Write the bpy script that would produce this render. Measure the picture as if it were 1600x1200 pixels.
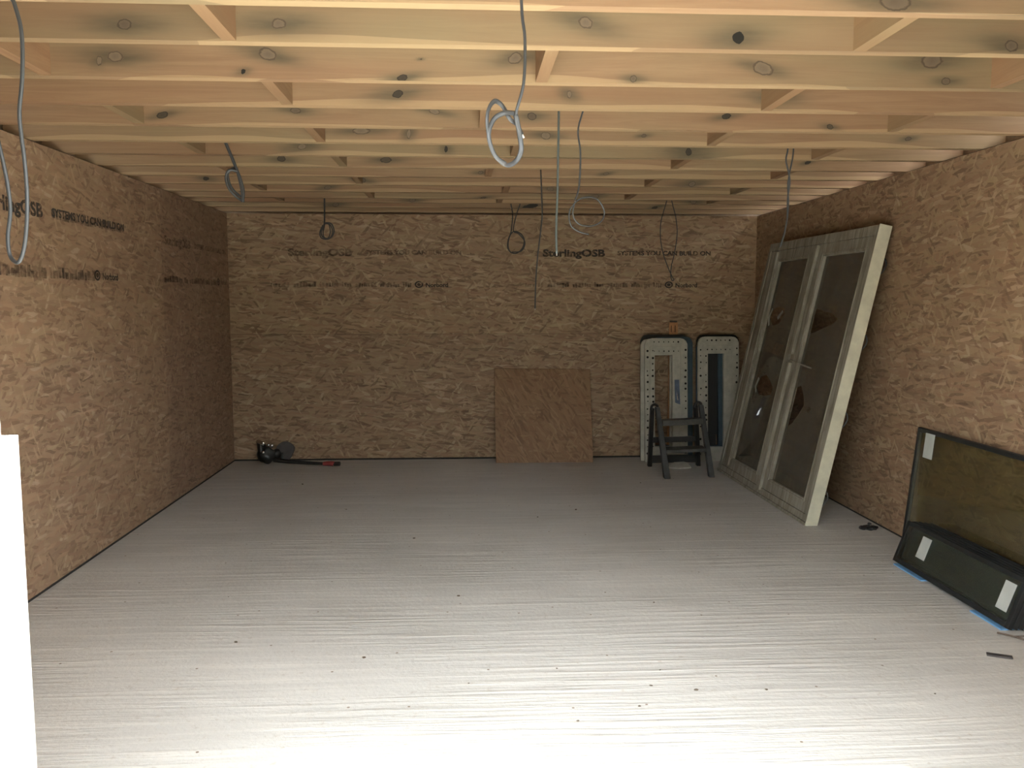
import bpy, bmesh, math, random
from mathutils import Vector, Matrix, noise
from mathutils.geometry import tessellate_polygon
random.seed(7)
S = bpy.context.scene
for o in list(bpy.data.objects): bpy.data.objects.remove(o, do_unlink=True)
COL = S.collection

# ------------------------------------------------------------------ room numbers (metres)
W, D, H = 5.0806, 8.198, 2.37            # inner width, back wall distance, underside of the joists
JH, JT = 0.22, 0.047                     # joist depth and thickness
YO = 1.60                                # outer face of the front wall (the camera stands outside at y=0)

# ------------------------------------------------------------------ camera
cd = bpy.data.cameras.new('camera'); cam = bpy.data.objects.new('camera', cd); COL.objects.link(cam)
cd.sensor_fit = 'HORIZONTAL'; cd.sensor_width = 36.0; cd.lens = 36.0*1319.05/1600.0
cd.clip_start = 0.05; cd.clip_end = 200
cam.location = (2.24865, 0.0, 1.53329)
cam.rotation_euler = (math.radians(90) - 0.0968567, 0.0, -0.053765)
S.camera = cam

# ------------------------------------------------------------------ daylight
S.view_settings.view_transform = 'Standard'; S.view_settings.look = 'None'
S.view_settings.gamma = 1.0; S.view_settings.use_curve_mapping = False
S.cycles.transparent_max_bounces = 24
S.view_settings.exposure = 3.85
wd = bpy.data.worlds.new('world'); S.world = wd; wd.use_nodes = True
bg = wd.node_tree.nodes['Background']
bg.inputs['Color'].default_value = (0.93, 0.97, 1.0, 1); bg.inputs['Strength'].default_value = 1.0
sd = bpy.data.lights.new('sun', 'SUN'); sun = bpy.data.objects.new('sun', sd); COL.objects.link(sun)
sd.energy = 5.0; sd.angle = math.radians(1.5); sd.color = (1.0, 0.95, 0.86)
sun.location = (1, -4, 8)
_el, _az = math.radians(66), math.radians(8)     # sun high behind the camera
_d = Vector((math.sin(_az)*math.cos(_el), math.cos(_az)*math.cos(_el), -math.sin(_el)))
sun.rotation_euler = _d.to_track_quat('-Z', 'Y').to_euler()

# ------------------------------------------------------------------ node helpers
class NT:
    def __init__(s, name):
        s.m = bpy.data.materials.new(name); s.m.use_nodes = True
        s.t = s.m.node_tree; s.t.nodes.clear()
    def n(s, typ, ins=None, **kw):
        nd = s.t.nodes.new(typ)
        for k, v in kw.items(): setattr(nd, k, v)
        for k, v in (ins or {}).items():
            if isinstance(v, bpy.types.NodeSocket): s.t.links.new(v, nd.inputs[k])
            else: nd.inputs[k].default_value = v
        return nd
    def math(s, op, a, b=0.0, c=0.0, clamp=False):
        return s.n('ShaderNodeMath', {0: a, 1: b, 2: c}, operation=op, use_clamp=clamp).outputs[0]
    def mix(s, f, a, b, mode='MIX'):
        nd = s.n('ShaderNodeMix', data_type='RGBA', blend_type=mode, clamp_factor=True)
        for k, v in ((0, f), (6, a), (7, b)):
            if isinstance(v, bpy.types.NodeSocket): s.t.links.new(v, nd.inputs[k])
            else:
                if k != 0 and len(v) == 3: v = (*v, 1)
                nd.inputs[k].default_value = v
        return nd.outputs[2]
    def ramp(s, f, stops, interp='LINEAR'):
        nd = s.n('ShaderNodeValToRGB', {0: f}); cr = nd.color_ramp; cr.interpolation = interp
        while len(cr.elements) < len(stops): cr.elements.new(0.5)
        for e, (p, c) in zip(cr.elements, stops):
            e.position = p; e.color = (*c, 1) if len(c) == 3 else c
        return nd.outputs[0]
    def obj(s): return s.n('ShaderNodeTexCoord').outputs['Object']
    def noise(s, vec, scale, detail=3, rough=.5, dist=0.0):
        return s.n('ShaderNodeTexNoise', {'Vector': vec, 'Scale': scale, 'Detail': detail, 'Roughness': rough, 'Distortion': dist}).outputs[0]
    def vmul(s, v, k): return s.n('ShaderNodeVectorMath', {0: v, 1: k}, operation='MULTIPLY').outputs[0]
    def bump(s, h, dist, strength=1.0, normal=None):
        ins = {'Height': h, 'Distance': dist, 'Strength': strength}
        if normal is not None: ins['Normal'] = normal
        return s.n('ShaderNodeBump', ins).outputs[0]
    def pbr(s, col, rough=.6, metal=0.0, normal=None, spec=.5):
        if isinstance(col, tuple) and len(col) == 3: col = (*col, 1)
        ins = {'Base Color': col, 'Roughness': rough, 'Metallic': metal, 'Specular IOR Level': spec}
        if normal is not None: ins['Normal'] = normal
        b = s.n('ShaderNodeBsdfPrincipled', ins)
        return b.outputs[0]
    def out(s, sh):
        s.n('ShaderNodeOutputMaterial', {0: sh}); return s.m

def simple(name, col, rough=.6, metal=0.0, spec=.5, var=.12, vs=14.0, bump=0.0):
    t = NT(name); c = t.obj()
    f = t.noise(c, vs, 4, .6)
    dark = tuple(x*(1-var*2) for x in col); lite = tuple(min(1, x*(1+var)) for x in col)
    cc = t.ramp(f, [(.3, dark), (.7, lite)])
    nm = t.bump(t.noise(c, vs*6, 3), .002, bump) if bump else None
    return t.out(t.pbr(cc, rough, metal, nm, spec))

# oriented strand board: layers of long flakes, each layer turned another way
def osb(name, swz, tint=(1, 1, 1), panel=True, rot=0.0, seed=0.0, joints=(), soft=0.0, big=1.0):
    t = NT(name); sp = t.n('ShaderNodeSeparateXYZ', {0: t.obj()})
    u, v = sp.outputs[swz[0]], sp.outputs[swz[1]]
    uv = t.n('ShaderNodeCombineXYZ', {0: u, 1: v, 2: seed}).outputs[0]
    warp = t.n('ShaderNodeTexNoise', {'Vector': uv, 'Scale': 9.0, 'Detail': 2.0}).outputs[1]
    warp = t.n('ShaderNodeVectorMath', {0: warp, 1: (.5, .5, .5)}, operation='SUBTRACT').outputs[0]
    uvw = t.n('ShaderNodeVectorMath', {0: warp, 1: (.028, .028, 0), 2: uv}, operation='MULTIPLY_ADD').outputs[0]
    PAL = [(0.0, (.135, .088, .056)), (.09, (.235, .158, .103)), (.28, (.305, .208, .137)), (.50, (.335, .237, .155)), (.70, (.36, .265, .170)), (.90, (.40, .300, .190)), (.985, (.50, .40, .28))]
    col = None; hgt = None
    for i, (ang, L, wd_, th) in enumerate([(.1, .17, .030, 0), (-.55, .13, .024, .55), (.75, .10, .022, .62), (1.35, .09, .020, .72), (-.12, .11, .020, .55), (.22, .13, .017, .60), (-.9, .075, .015, .80), (.02, .09, .014, .72)]):
        r = t.n('ShaderNodeVectorRotate', {'Vector': uvw, 'Angle': ang + rot}, rotation_type='Z_AXIS').outputs[0]
        m = t.n('ShaderNodeVectorMath', {0: r, 1: (1/(L*big), 1/(wd_*big), 1), 2: (i*7.3+seed, i*3.1, 0)}, operation='MULTIPLY_ADD').outputs[0]
        vo = t.n('ShaderNodeTexVoronoi', {'Vector': m, 'Scale': 1.0, 'Randomness': 1.0}, voronoi_dimensions='2D')
        rc = t.n('ShaderNodeSeparateColor', {0: vo.outputs['Color']})
        grain = t.noise(t.vmul(m, (1.0, 7.0, 1)), 1.0, 2, .6)
        val = t.math('ADD', rc.outputs[0], t.math('MULTIPLY', t.math('SUBTRACT', grain, .5), .30), clamp=True)
        c = t.ramp(val, PAL)
        c = t.mix(t.math('MULTIPLY', rc.outputs[2], .9), c, t.mix(1.0, c, (1.08, .95, .90) if i % 2 else (1.0, 1.03, .92), 'MULTIPLY'))
        if col is None: col = c; hgt = rc.outputs[2]
        else:
            k = t.math('GREATER_THAN', rc.outputs[1], th)
            k = t.math('MULTIPLY', k, .82)
            col = t.mix(k, col, c)
            hgt = t.math('ADD', t.math('MULTIPLY', hgt, t.math('SUBTRACT', 1.0, k)), t.math('MULTIPLY', k, rc.outputs[2]))
    # sparse separate dark and pale flakes lying on top
    for j, (ang, L, wd_, th, cd_) in enumerate([(.3, .065, .020, .945, (.15, .085, .052)), (-.5, .060, .020, .955, (.17, .085, .058)), (.05, .085, .018, .95, (.13, .085, .052)), (1.1, .085, .018, .965, (.50, .38, .24))]):
        r = t.n('ShaderNodeVectorRotate', {'Vector': uvw, 'Angle': ang + rot}, rotation_type='Z_AXIS').outputs[0]
        m = t.n('ShaderNodeVectorMath', {0: r, 1: (1/L, 1/wd_, 1), 2: (j*9.7+seed+40, j*4.1, 0)}, operation='MULTIPLY_ADD').outputs[0]
        vo = t.n('ShaderNodeTexVoronoi', {'Vector': m, 'Scale': 1.0, 'Randomness': .9}, voronoi_dimensions='2D')
        rc = t.n('ShaderNodeSeparateColor', {0: vo.outputs['Color']})
        k = t.math('MULTIPLY', t.math('GREATER_THAN', rc.outputs[1], th), t.math('LESS_THAN', vo.outputs['Distance'], .52))
        col = t.mix(t.math('MULTIPLY', k, .60), col, cd_)
    col = t.mix(soft, col, (.33, .235, .155))
    # soft broad variation, warmer and yellower areas
    b = t.noise(uv, 1.1, 2)
    col = t.mix(t.math('MULTIPLY', b, .30), col, t.mix(t.noise(uv, .7, 1), (.30, .18, .11), (.42, .31, .15)))
    col = t.mix(1.0, col, tint, 'MULTIPLY')
    if panel:
        s1 = t.math('LESS_THAN', t.math('ABSOLUTE', t.math('SUBTRACT', v, 1.225)), .0030)
        lower = t.math('LESS_THAN', v, 1.225)
        col = t.mix(t.math('MULTIPLY', lower, .85), col, t.mix(1.0, col, (.93, .93, .96), 'MULTIPLY'))
        for j, (ju, jt) in enumerate(joints):
            far = t.math('GREATER_THAN', u, ju)
            col = t.mix(far, col, t.mix(1.0, col, jt, 'MULTIPLY'))
            s1 = t.math('MAXIMUM', s1, t.math('LESS_THAN', t.math('ABSOLUTE', t.math('SUBTRACT', u, ju)), .002))
        col = t.mix(t.math('MULTIPLY', s1, .45 if swz[0] == 0 else .12), col, (.10, .06, .04))
    nm = t.bump(hgt, .0008, .4)
    return t.out(t.pbr(col, .62, 0, nm, .35))

M = {}
M['osb_back'] = osb('osb back', (0, 2), (1.02, 1.0, .98), big=1.25)
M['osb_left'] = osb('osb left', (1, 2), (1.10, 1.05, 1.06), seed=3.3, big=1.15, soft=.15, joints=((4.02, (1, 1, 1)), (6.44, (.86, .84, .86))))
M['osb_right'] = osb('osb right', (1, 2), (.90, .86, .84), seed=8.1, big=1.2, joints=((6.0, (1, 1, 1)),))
M['osb_board'] = osb('osb offcut', (0, 2), (.78, .66, .58), panel=False, rot=.9, seed=5.0, soft=.3, big=1.2)
M['osb_deck'] = osb('osb deck', (0, 1), (.9, .9, .9), panel=False, seed=6.0)

def timber(name, tint=(1, 1, 1), joist=True):
    t = NT(name); c = t.obj(); rnd = t.n('ShaderNodeObjectInfo').outputs['Random']
    off = t.n('ShaderNodeCombineXYZ', {0: t.math('MULTIPLY', rnd, 57.0), 1: t.math('MULTIPLY', rnd, 13.0), 2: t.math('MULTIPLY', rnd, 29.0)}).outputs[0]
    cc = t.n('ShaderNodeVectorMath', {0: c, 1: off}, operation='ADD').outputs[0]
    axis = (1.3, 14, 26) if joist else (22, 1.3, 22)
    g = t.noise(t.vmul(cc, axis), 1.0, 6, .62, 1.4)
    g2 = t.noise(t.vmul(cc, tuple(a*4 for a in axis)), 1.0, 3, .6)
    base = t.ramp(g, [(.25, (.30, .192, .108)), (.45, (.36, .240, .136)), (.62, (.41, .285, .162)), (.8, (.34, .222, .125))])
    base = t.mix(t.math('MULTIPLY', g2, .35), base, (.29, .18, .10))
    big = t.noise(t.vmul(cc, (.9, .9, 3)), 1.0, 2)
    base = t.mix(t.ramp(big, [(.38, (0, 0, 0)), (.68, (.62,)*3)]), base, (.30, .26, .145))      # greenish treatment
    warm = t.noise(t.vmul(cc, (.6, .6, 5)), 1.3, 2)
    base = t.mix(t.ramp(warm, [(.45, (0, 0, 0)), (.75, (.55,)*3)]), base, (.33, .185, .105))
    base = t.mix(t.math('MULTIPLY', rnd, .35), base, t.mix(1.0, base, (.93, .80, .72), 'MULTIPLY'))
    base = t.mix(1.0, base, (.84, .815, .82), 'MULTIPLY')
    if joist:
        # pale sapwood along the lower edge of some boards
        z = t.n('ShaderNodeSeparateXYZ', {0: c}).outputs[2]
        wav = t.math('MULTIPLY', t.noise(t.vmul(cc, (.8, 1, .01)), 1.2, 1), .11)
        sap = t.math('LESS_THAN', z, t.math('SUBTRACT', wav, .046))
        base = t.mix(t.math('MULTIPLY', sap, .45), base, (.50, .36, .20))
        k = t.n('ShaderNodeAttribute', attribute_name='knot').outputs['Fac']
        k = t.math('ADD', k, t.math('MULTIPLY', t.math('SUBTRACT', t.noise(cc, 45, 3), .5), .55))
        q = t.n('ShaderNodeAttribute', attribute_name='stain').outputs['Fac']
        q = t.math('MULTIPLY', q, t.math('ADD', .55, t.noise(t.vmul(cc, (8, 20, 40)), 1.0, 3)))
        dk = t.n('ShaderNodeAttribute', attribute_name='dark').outputs['Fac']
        base = t.mix(q, base, (.105, .088, .055))
        kc = t.ramp(k, [(.0, (.155, .115, .075)), (.45, (.18, .135, .09)), (.70, (.20, .15, .095)), (.86, (.085, .062, .04)), (1.0, (.17, .125, .08))])
        kc = t.mix(dk, kc, (.020, .018, .014))
        base = t.mix(t.math('LESS_THAN', k, .98), base, kc)
    base = t.mix(1.0, base, tint, 'MULTIPLY')
    nm = t.bump(g2, .001, .4)
    return t.out(t.pbr(base, .68, 0, nm, .3))
M['joist'] = timber('sawn joist')
M['noggin'] = timber('sawn noggin', (.95, .9, .86), False)

def concrete():
    t = NT('tamped concrete'); c = t.obj()
    w = t.n('ShaderNodeTexNoise', {'Vector': t.vmul(c, (.6, .6, 0)), 'Scale': 1.0, 'Detail': 2.0}).outputs[0]
    sp = t.n('ShaderNodeSeparateXYZ', {0: c})
    yy = t.math('ADD', sp.outputs[1], t.math('MULTIPLY', w, .07))
    v2 = t.n('ShaderNodeCombineXYZ', {0: t.math('MULTIPLY', sp.outputs[0], 1.1), 1: t.math('MULTIPLY', yy, 27.0), 2: 0.0}).outputs[0]
    g = t.noise(v2, 1.0, 3, .6, .15)
    g = t.math('POWER', t.math('MULTIPLY', g, 1.35), 3.0)
    v3 = t.n('ShaderNodeCombineXYZ', {0: t.math('MULTIPLY', sp.outputs[0], 5.0), 1: t.math('MULTIPLY', yy, 60.0), 2: 3.0}).outputs[0]
    g3 = t.noise(v3, 1.0, 3, .6, .4)
    patch = t.noise(t.vmul(c, (.5, 1.1, 1)), 1.0, 3, .6)
    pf = t.ramp(patch, [(.40, (.12,)*3), (.62, (1,)*3)])
    crumbs = t.noise(c, 42, 4, .7)
    hgt = t.math('ADD', t.math('MULTIPLY', t.math('ADD', g, t.math('MULTIPLY', g3, .35)), pf), t.math('MULTIPLY', crumbs, .32))
    stain = t.noise(t.vmul(c, (.8, 1.6, 1)), 1.0, 5, .6)
    col = t.ramp(stain, [(.3, (.480, .472, .440)), (.5, (.54, .532, .50)), (.72, (.60, .592, .555))])
    col = t.mix(t.ramp(g, [(.25, (0,)*3), (.8, (.55,)*3)]), col, (.70, .68, .63))  # ridge tops coloured lighter, the streaks of light on the grooves painted in
    col = t.mix(t.ramp(t.noise(c, 26, 5, .7), [(.30, (.5,)*3), (.42, (0,)*3)]), col, (.36, .31, .25))
    sc = t.n('ShaderNodeTexVoronoi', {'Vector': c, 'Scale': 2.2}, voronoi_dimensions='2D')
    col = t.mix(t.math('LESS_THAN', sc.outputs['Distance'], .012), col, (.22, .17, .12))
    nm = t.bump(hgt, .0085, .75)
    return t.out(t.pbr(col, t.ramp(patch, [(.3, (.62,)*3), (.7, (.42,)*3)]), 0, nm, .5))
M['floor'] = concrete()
M['render'] = simple('white render', (.80, .79, .75), .8, var=.04)
M['ground'] = simple('pale gravel', (.15, .15, .14), .9, var=.15, vs=3)
M['plate'] = simple('dark wall plate', (.10, .085, .07), .8)
M['blocker'] = simple('dark hedge', (.05, .07, .03), .9, var=.3, vs=6)
M['gap'] = simple('dark gap strip', (.03, .028, .025), .9)
M['ply_outer'] = simple('outer boarding', (.38, .30, .22), .8)
M['cable'] = simple('grey cable sheath', (.06, .064, .066), .4, var=.08)
M['cable_light'] = simple('light grey cable sheath', (.052, .054, .056), .32, var=.06)
M['cable_dark'] = simple('dark cable sheath', (.045, .042, .038), .5)
M['cable_pale'] = simple('pale conduit sheath', (.085, .10, .095), .3, var=.05)
M['copper'] = simple('bare cable end', (.7, .66, .6), .3, .4)
M['white_metal'] = simple('dull white painted metal', (.46, .45, .38), .55, var=.10)
M['hole'] = simple('dark hole', (.015, .014, .012), .9)
M['blue_metal'] = simple('dark blue painted metal', (.035, .07, .095), .5)
M['tape'] = simple('blue tape', (.09, .13, .20), .35)
M['black'] = simple('black plastic', (.018, .018, .018), .5)
M['stool'] = simple('dark grey weathered timber', (.045, .048, .048), .65, var=.25, vs=9, bump=.4)
M['stool_tread'] = simple('worn grey tread', (.075, .076, .068), .7, var=.3, vs=8)
M['orange_wood'] = simple('orange timber', (.50, .24, .10), .6, var=.15)
M['chrome'] = simple('chrome', (.85, .85, .85), .08, 1.0, var=.02)
M['dark_metal'] = simple('dark metal', (.05, .052, .05), .35, .6)
M['grey_plastic'] = simple('grey plastic', (.085, .078, .078), .6)
M['red'] = simple('red grip', (.33, .06, .06), .5)
M['seal'] = simple('black edge seal', (.016, .019, .020), .45, var=.2)
M['sticker'] = simple('grey white sticker', (.46, .49, .46), .6, var=.05)
M['packer'] = simple('blue packer', (.16, .36, .62), .5, var=.06)
M['twig'] = simple('dry twig', (.12, .09, .07), .8)
M['crumb'] = simple('dark crumb', (.11, .085, .06), .9)

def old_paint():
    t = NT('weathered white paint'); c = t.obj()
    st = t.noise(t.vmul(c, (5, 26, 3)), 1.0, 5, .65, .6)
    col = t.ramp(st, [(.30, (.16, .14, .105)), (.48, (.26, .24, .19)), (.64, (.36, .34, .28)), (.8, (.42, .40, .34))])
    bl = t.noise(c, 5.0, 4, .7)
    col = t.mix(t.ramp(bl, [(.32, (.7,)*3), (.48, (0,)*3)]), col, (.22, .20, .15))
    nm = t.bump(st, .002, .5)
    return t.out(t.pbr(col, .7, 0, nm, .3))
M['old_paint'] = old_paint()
M['lit_cream'] = simple('cream paint', (.62, .60, .46), .6, var=.10, vs=7)  # frame paint lightened to paint in the light on its doorway side

def paneglass(name, tint, haze, hazecol, lo=.3, hi=.75, vs=3.0):
    t = NT(name); c = t.obj()
    tr = t.n('ShaderNodeBsdfTransparent', {0: (*tint, 1)}).outputs[0]
    gl = t.n('ShaderNodeBsdfGlossy', {'Color': (1, 1, 1, 1), 'Roughness': .04}).outputs[0]
    fr = t.n('ShaderNodeFresnel', {'IOR': 1.45}).outputs[0]
    fr = t.math('MULTIPLY', fr, t.math('SUBTRACT', 1.0, t.n('ShaderNodeNewGeometry').outputs['Backfacing']))
    a = t.n('ShaderNodeMixShader', {0: fr, 1: tr, 2: gl}).outputs[0]
    df = t.n('ShaderNodeBsdfDiffuse', {0: (*hazecol, 1)}).outputs[0]
    f = t.noise(t.vmul(c, (1, 1.6, 1)), vs, 5, .65, .8)
    f = t.math('MULTIPLY', t.ramp(f, [(lo, (.35,)*3), (hi, (1,)*3)]), haze)
    return t.out(t.n('ShaderNodeMixShader', {0: f, 1: a, 2: df}).outputs[0])
M['dirty_glass'] = paneglass('grimy glass', (.74, .72, .66), .60, (.165, .150, .120))
M['unit_glass'] = paneglass('new unit glass', (.86, .86, .78), .05, (.25, .26, .22))
M['stack_glass'] = paneglass('stacked unit glass', (.72, .76, .70), .16, (.15, .17, .15))

def ink():
    t = NT('worn black print'); c = t.obj()
    f = t.noise(c, 28, 4, .7)
    df = t.pbr((.055, .045, .038), .8)
    tr = t.n('ShaderNodeBsdfTransparent').outputs[0]
    return t.out(t.n('ShaderNodeMixShader', {0: t.ramp(f, [(.33, (.25,)*3), (.52, (.92,)*3)]), 1: tr, 2: df}).outputs[0])
M['ink'] = ink()
def ink2():
    t = NT('faint smudged print'); c = t.obj()
    f = t.noise(c, 14, 4, .7)
    df = t.pbr((.085, .065, .05), .8)
    tr = t.n('ShaderNodeBsdfTransparent').outputs[0]
    return t.out(t.n('ShaderNodeMixShader', {0: t.ramp(f, [(.35, (.10,)*3), (.64, (.62,)*3)]), 1: tr, 2: df}).outputs[0])
M['ink_faint'] = ink2()

# ------------------------------------------------------------------ mesh helpers (world coordinates, shifted to the thing's base on linking)
class MB:
    def __init__(s): s.b = bmesh.new()
    def box(s, lo, hi):
        x0, y0, z0 = lo; x1, y1, z1 = hi
        return s.hexa([(x0,y0,z0),(x1,y0,z0),(x1,y1,z0),(x0,y1,z0),(x0,y0,z1),(x1,y0,z1),(x1,y1,z1),(x0,y1,z1)])
    def hexa(s, p):
        v = [s.b.verts.new(q) for q in p]
        for f in ((3,2,1,0),(4,5,6,7),(0,1,5,4),(1,2,6,5),(2,3,7,6),(3,0,4,7)): s.b.faces.new([v[i] for i in f])
        return v
    def bar(s, a, b, w, t, up=(0,0,1)):
        """square bar from a to b; w across, t along 'up' side"""
        a, b = Vector(a), Vector(b); d = (b-a).normalized(); x = d.cross(Vector(up))
        if x.length < 1e-4: x = d.cross(Vector((0,1,0)))
        x.normalize(); y = x.cross(d).normalized(); x *= w/2; y *= t/2
        s.hexa([a-x-y, a+x-y, a+x+y, a-x+y, b-x-y, b+x-y, b+x+y, b-x+y]); return s
    def tube(s, pts, r, n=8, flat=1.0, axis=None, taper=None, smooth=6):
        P = [Vector(p) for p in pts]
        if smooth and len(P) > 2:
            Q = []
            for i in range(len(P)-1):
                p0 = P[max(i-1,0)]; p1 = P[i]; p2 = P[i+1]; p3 = P[min(i+2,len(P)-1)]
                for k in range(smooth):
                    u = k/smooth
                    Q.append(.5*((2*p1)+(p2-p0)*u+(2*p0-5*p1+4*p2-p3)*u*u+(-p0+3*p1-3*p2+p3)*u**3))
            Q.append(P[-1]); P = Q
        rings = []; prev = None
        for i, p in enumerate(P):
            d = (P[min(i+1,len(P)-1)]-P[max(i-1,0)]).normalized()
            if prev is None:
                a = Vector(axis) if axis else (Vector((0,1,0)) if abs(d.y) < .9 else Vector((1,0,0)))
            else: a = prev
            a = (a - d*a.dot(d))
            if a.length < 1e-5: a = d.orthogonal()
            a.normalize(); prev = a; b = d.cross(a)
            rr = r if taper is None else r*(taper[0]+(taper[1]-taper[0])*i/(len(P)-1))
            rings.append([s.b.verts.new(p + a*math.cos(t)*rr*flat + b*math.sin(t)*rr) for t in [2*math.pi*k/n for k in range(n)]])
        for i in range(len(rings)-1):
            for k in range(n):
                s.b.faces.new([rings[i][k], rings[i][(k+1)%n], rings[i+1][(k+1)%n], rings[i+1][k]])
        s.b.faces.new(rings[0][::-1]); s.b.faces.new(rings[-1]); return s
    def prism(s, poly, ext, holes=()):
        """closed outline (3-D points) extruded by the vector ext, with holes"""
        ext = Vector(ext); loops = [[Vector(p) for p in poly]] + [[Vector(p) for p in h] for h in holes]
        flat = [p for L in loops for p in L]; tri = tessellate_polygon(loops)
        A = [s.b.verts.new(p) for p in flat]; B = [s.b.verts.new(p+ext) for p in flat]
        for t in tri:
            try: s.b.faces.new([A[i] for i in t]); s.b.faces.new([B[i] for i in reversed(t)])
            except ValueError: pass
        o = 0
        for L in loops:
            n = len(L)
            for k in range(n): s.b.faces.new([A[o+k], A[o+(k+1)%n], B[o+(k+1)%n], B[o+k]])
            o += n
        return s
    def blob(s, c, r, seed=0, sub=2, amp=.3, sc=(1,1,1)):
        res = bmesh.ops.create_icosphere(s.b, subdivisions=sub, radius=1.0)
        for v in res['verts']:
            k = 1 + amp*noise.noise(v.co*1.7+Vector((seed*3.1, seed, 0)))
            v.co = Vector((v.co.x*sc[0], v.co.y*sc[1], v.co.z*sc[2]))*k*r + Vector(c)
        return s
    def make(s, name, mat, parent=None, base=None, bevel=0.0, smooth=False):
        bmesh.ops.recalc_face_normals(s.b, faces=s.b.faces)
        if base is None: base = parent.matrix_world.translation if False else (parent['_b'] if parent else (0,0,0))
        base = Vector(base)
        for v in s.b.verts: v.co -= base
        me = bpy.data.meshes.new(name); s.b.to_mesh(me); s.b.free()
        if smooth:
            for p in me.polygons: p.use_smooth = True
        me.materials.append(mat)
        o = bpy.data.objects.new(name, me); COL.objects.link(o)
        if parent: o.parent = parent; o['_b'] = list(base)
        else: o.location = base; o['_b'] = list(base)
        if bevel:
            m = o.modifiers.new('bevel', 'BEVEL'); m.width = bevel; m.segments = 2; m.limit_method = 'ANGLE'
        return o
def tag(o, label, cat, group=None):
    o['label'] = label; o['category'] = cat
    if group: o['group'] = group
    return o
def struct(o): o['kind'] = 'structure'; return o
def thing(name, base, label, cat, group=None):
    o = bpy.data.objects.new(name, None); COL.objects.link(o); o.location = base; o['_b'] = list(base)
    o.empty_display_size = .1
    return tag(o, label, cat, group)

# ------------------------------------------------------------------ shell
fl = MB(); fl.box((-.02, YO-.02, -.12), (W+.02, D+.02, 0)); struct(fl.make('floor', M['floor']))
g = MB(); g.box((-30, -40, -.30), (36, YO-.02, -.02)); struct(g.make('floor_outside', M['ground']))
g = MB(); g.box((-30, YO-.02, -.30), (-.16, 40, -.13)); g.box((W+.16, YO-.02, -.30), (36, 40, -.13)); struct(g.make('floor_verge', M['ground']))
T = .15
b = MB(); b.box((-T, YO+.15, .004), (0, D, H-.006)); wl = struct(b.make('wall_left', M['osb_left']))
b = MB(); b.box((W, YO+.15, .004), (W+T, D, H-.006)); wr = struct(b.make('wall_right', M['osb_right']))
b = MB(); b.box((-T, D, .010), (W+T, D+T, H-.006)); wb = struct(b.make('wall_back', M['osb_back']))
# front wall around the doorway: low white plinth and jamb on the left, header, right part
YI = YO+.15
b = MB(); b.box((-T, YO, -.02), (1.337, YI, 1.264)); struct(b.make('wall_front', M['render']))
b = MB(); b.box((-T, YO+.001, 1.264), (1.303, YI, 2.19)); struct(b.make('wall_front', M['render']))
b = MB(); b.box((3.58, YO, -.02), (W+T, YI, 2.19)); struct(b.make('wall_front', M['render']))
b = MB(); b.box((-T, YO, 2.19), (W+T, YI, H+JH)); struct(b.make('wall_front', M['render']))
b = MB(); b.box((-T-.02, YO-.05, H+JH), (W+T+.02, D+.35, H+JH+.02)); struct(b.make('ceiling', M['osb_deck']))
# outer boarding closing the lower part of the eaves, open above it
b = MB(); b.box((-T-.02, YO, H), (-T, D+T, H+.180)); struct(b.make('trim_6', M['ply_outer']))
b = MB(); b.box((W+T, YO, H), (W+T+.02, D+T, H+.125)); struct(b.make('trim_7', M['ply_outer']))
b = MB(); b.box((-T, D+T, H), (W+T, D+T+.02, H+JH)); struct(b.make('trim_8', M['ply_outer']))
# added dark block behind the camera, unseen, holds back low light from the horizon
b = MB(); b.box((-14, -9.5, -.02), (18, -8.0, 3.6)); struct(b.make('wall_light_blocker', M['blocker'], base=(2, -8.7, 0)))
# thin dark edge where the boards stop short of the slab and of the joists
b = MB(); b.box((.0, D-.004, .0), (W, D+.01, .016)); struct(b.make('trim_1', M['gap']))
b = MB(); b.box((-.01, YI, .0), (.003, D, .012)); struct(b.make('trim_2', M['gap']))
b = MB(); b.box((W-.003, YI, .0), (W+.01, D, .010)); struct(b.make('trim_3', M['gap']))
b = MB(); b.box((-.10, YI, H-.006), (-.012, D, H)); struct(b.make('trim_4', M['plate']))
b = MB(); b.box((W+.012, YI, H-.006), (W+.10, D, H)); struct(b.make('trim_5', M['plate']))

# ------------------------------------------------------------------ joists; front faces carry knots where the timber shows them
JY = [2.477, 2.86, 3.32, 3.75, 4.18, 4.59, 4.99, 5.40, 5.80, 6.20, 6.60, 6.98, 7.28, 7.65, 8.05]
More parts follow.
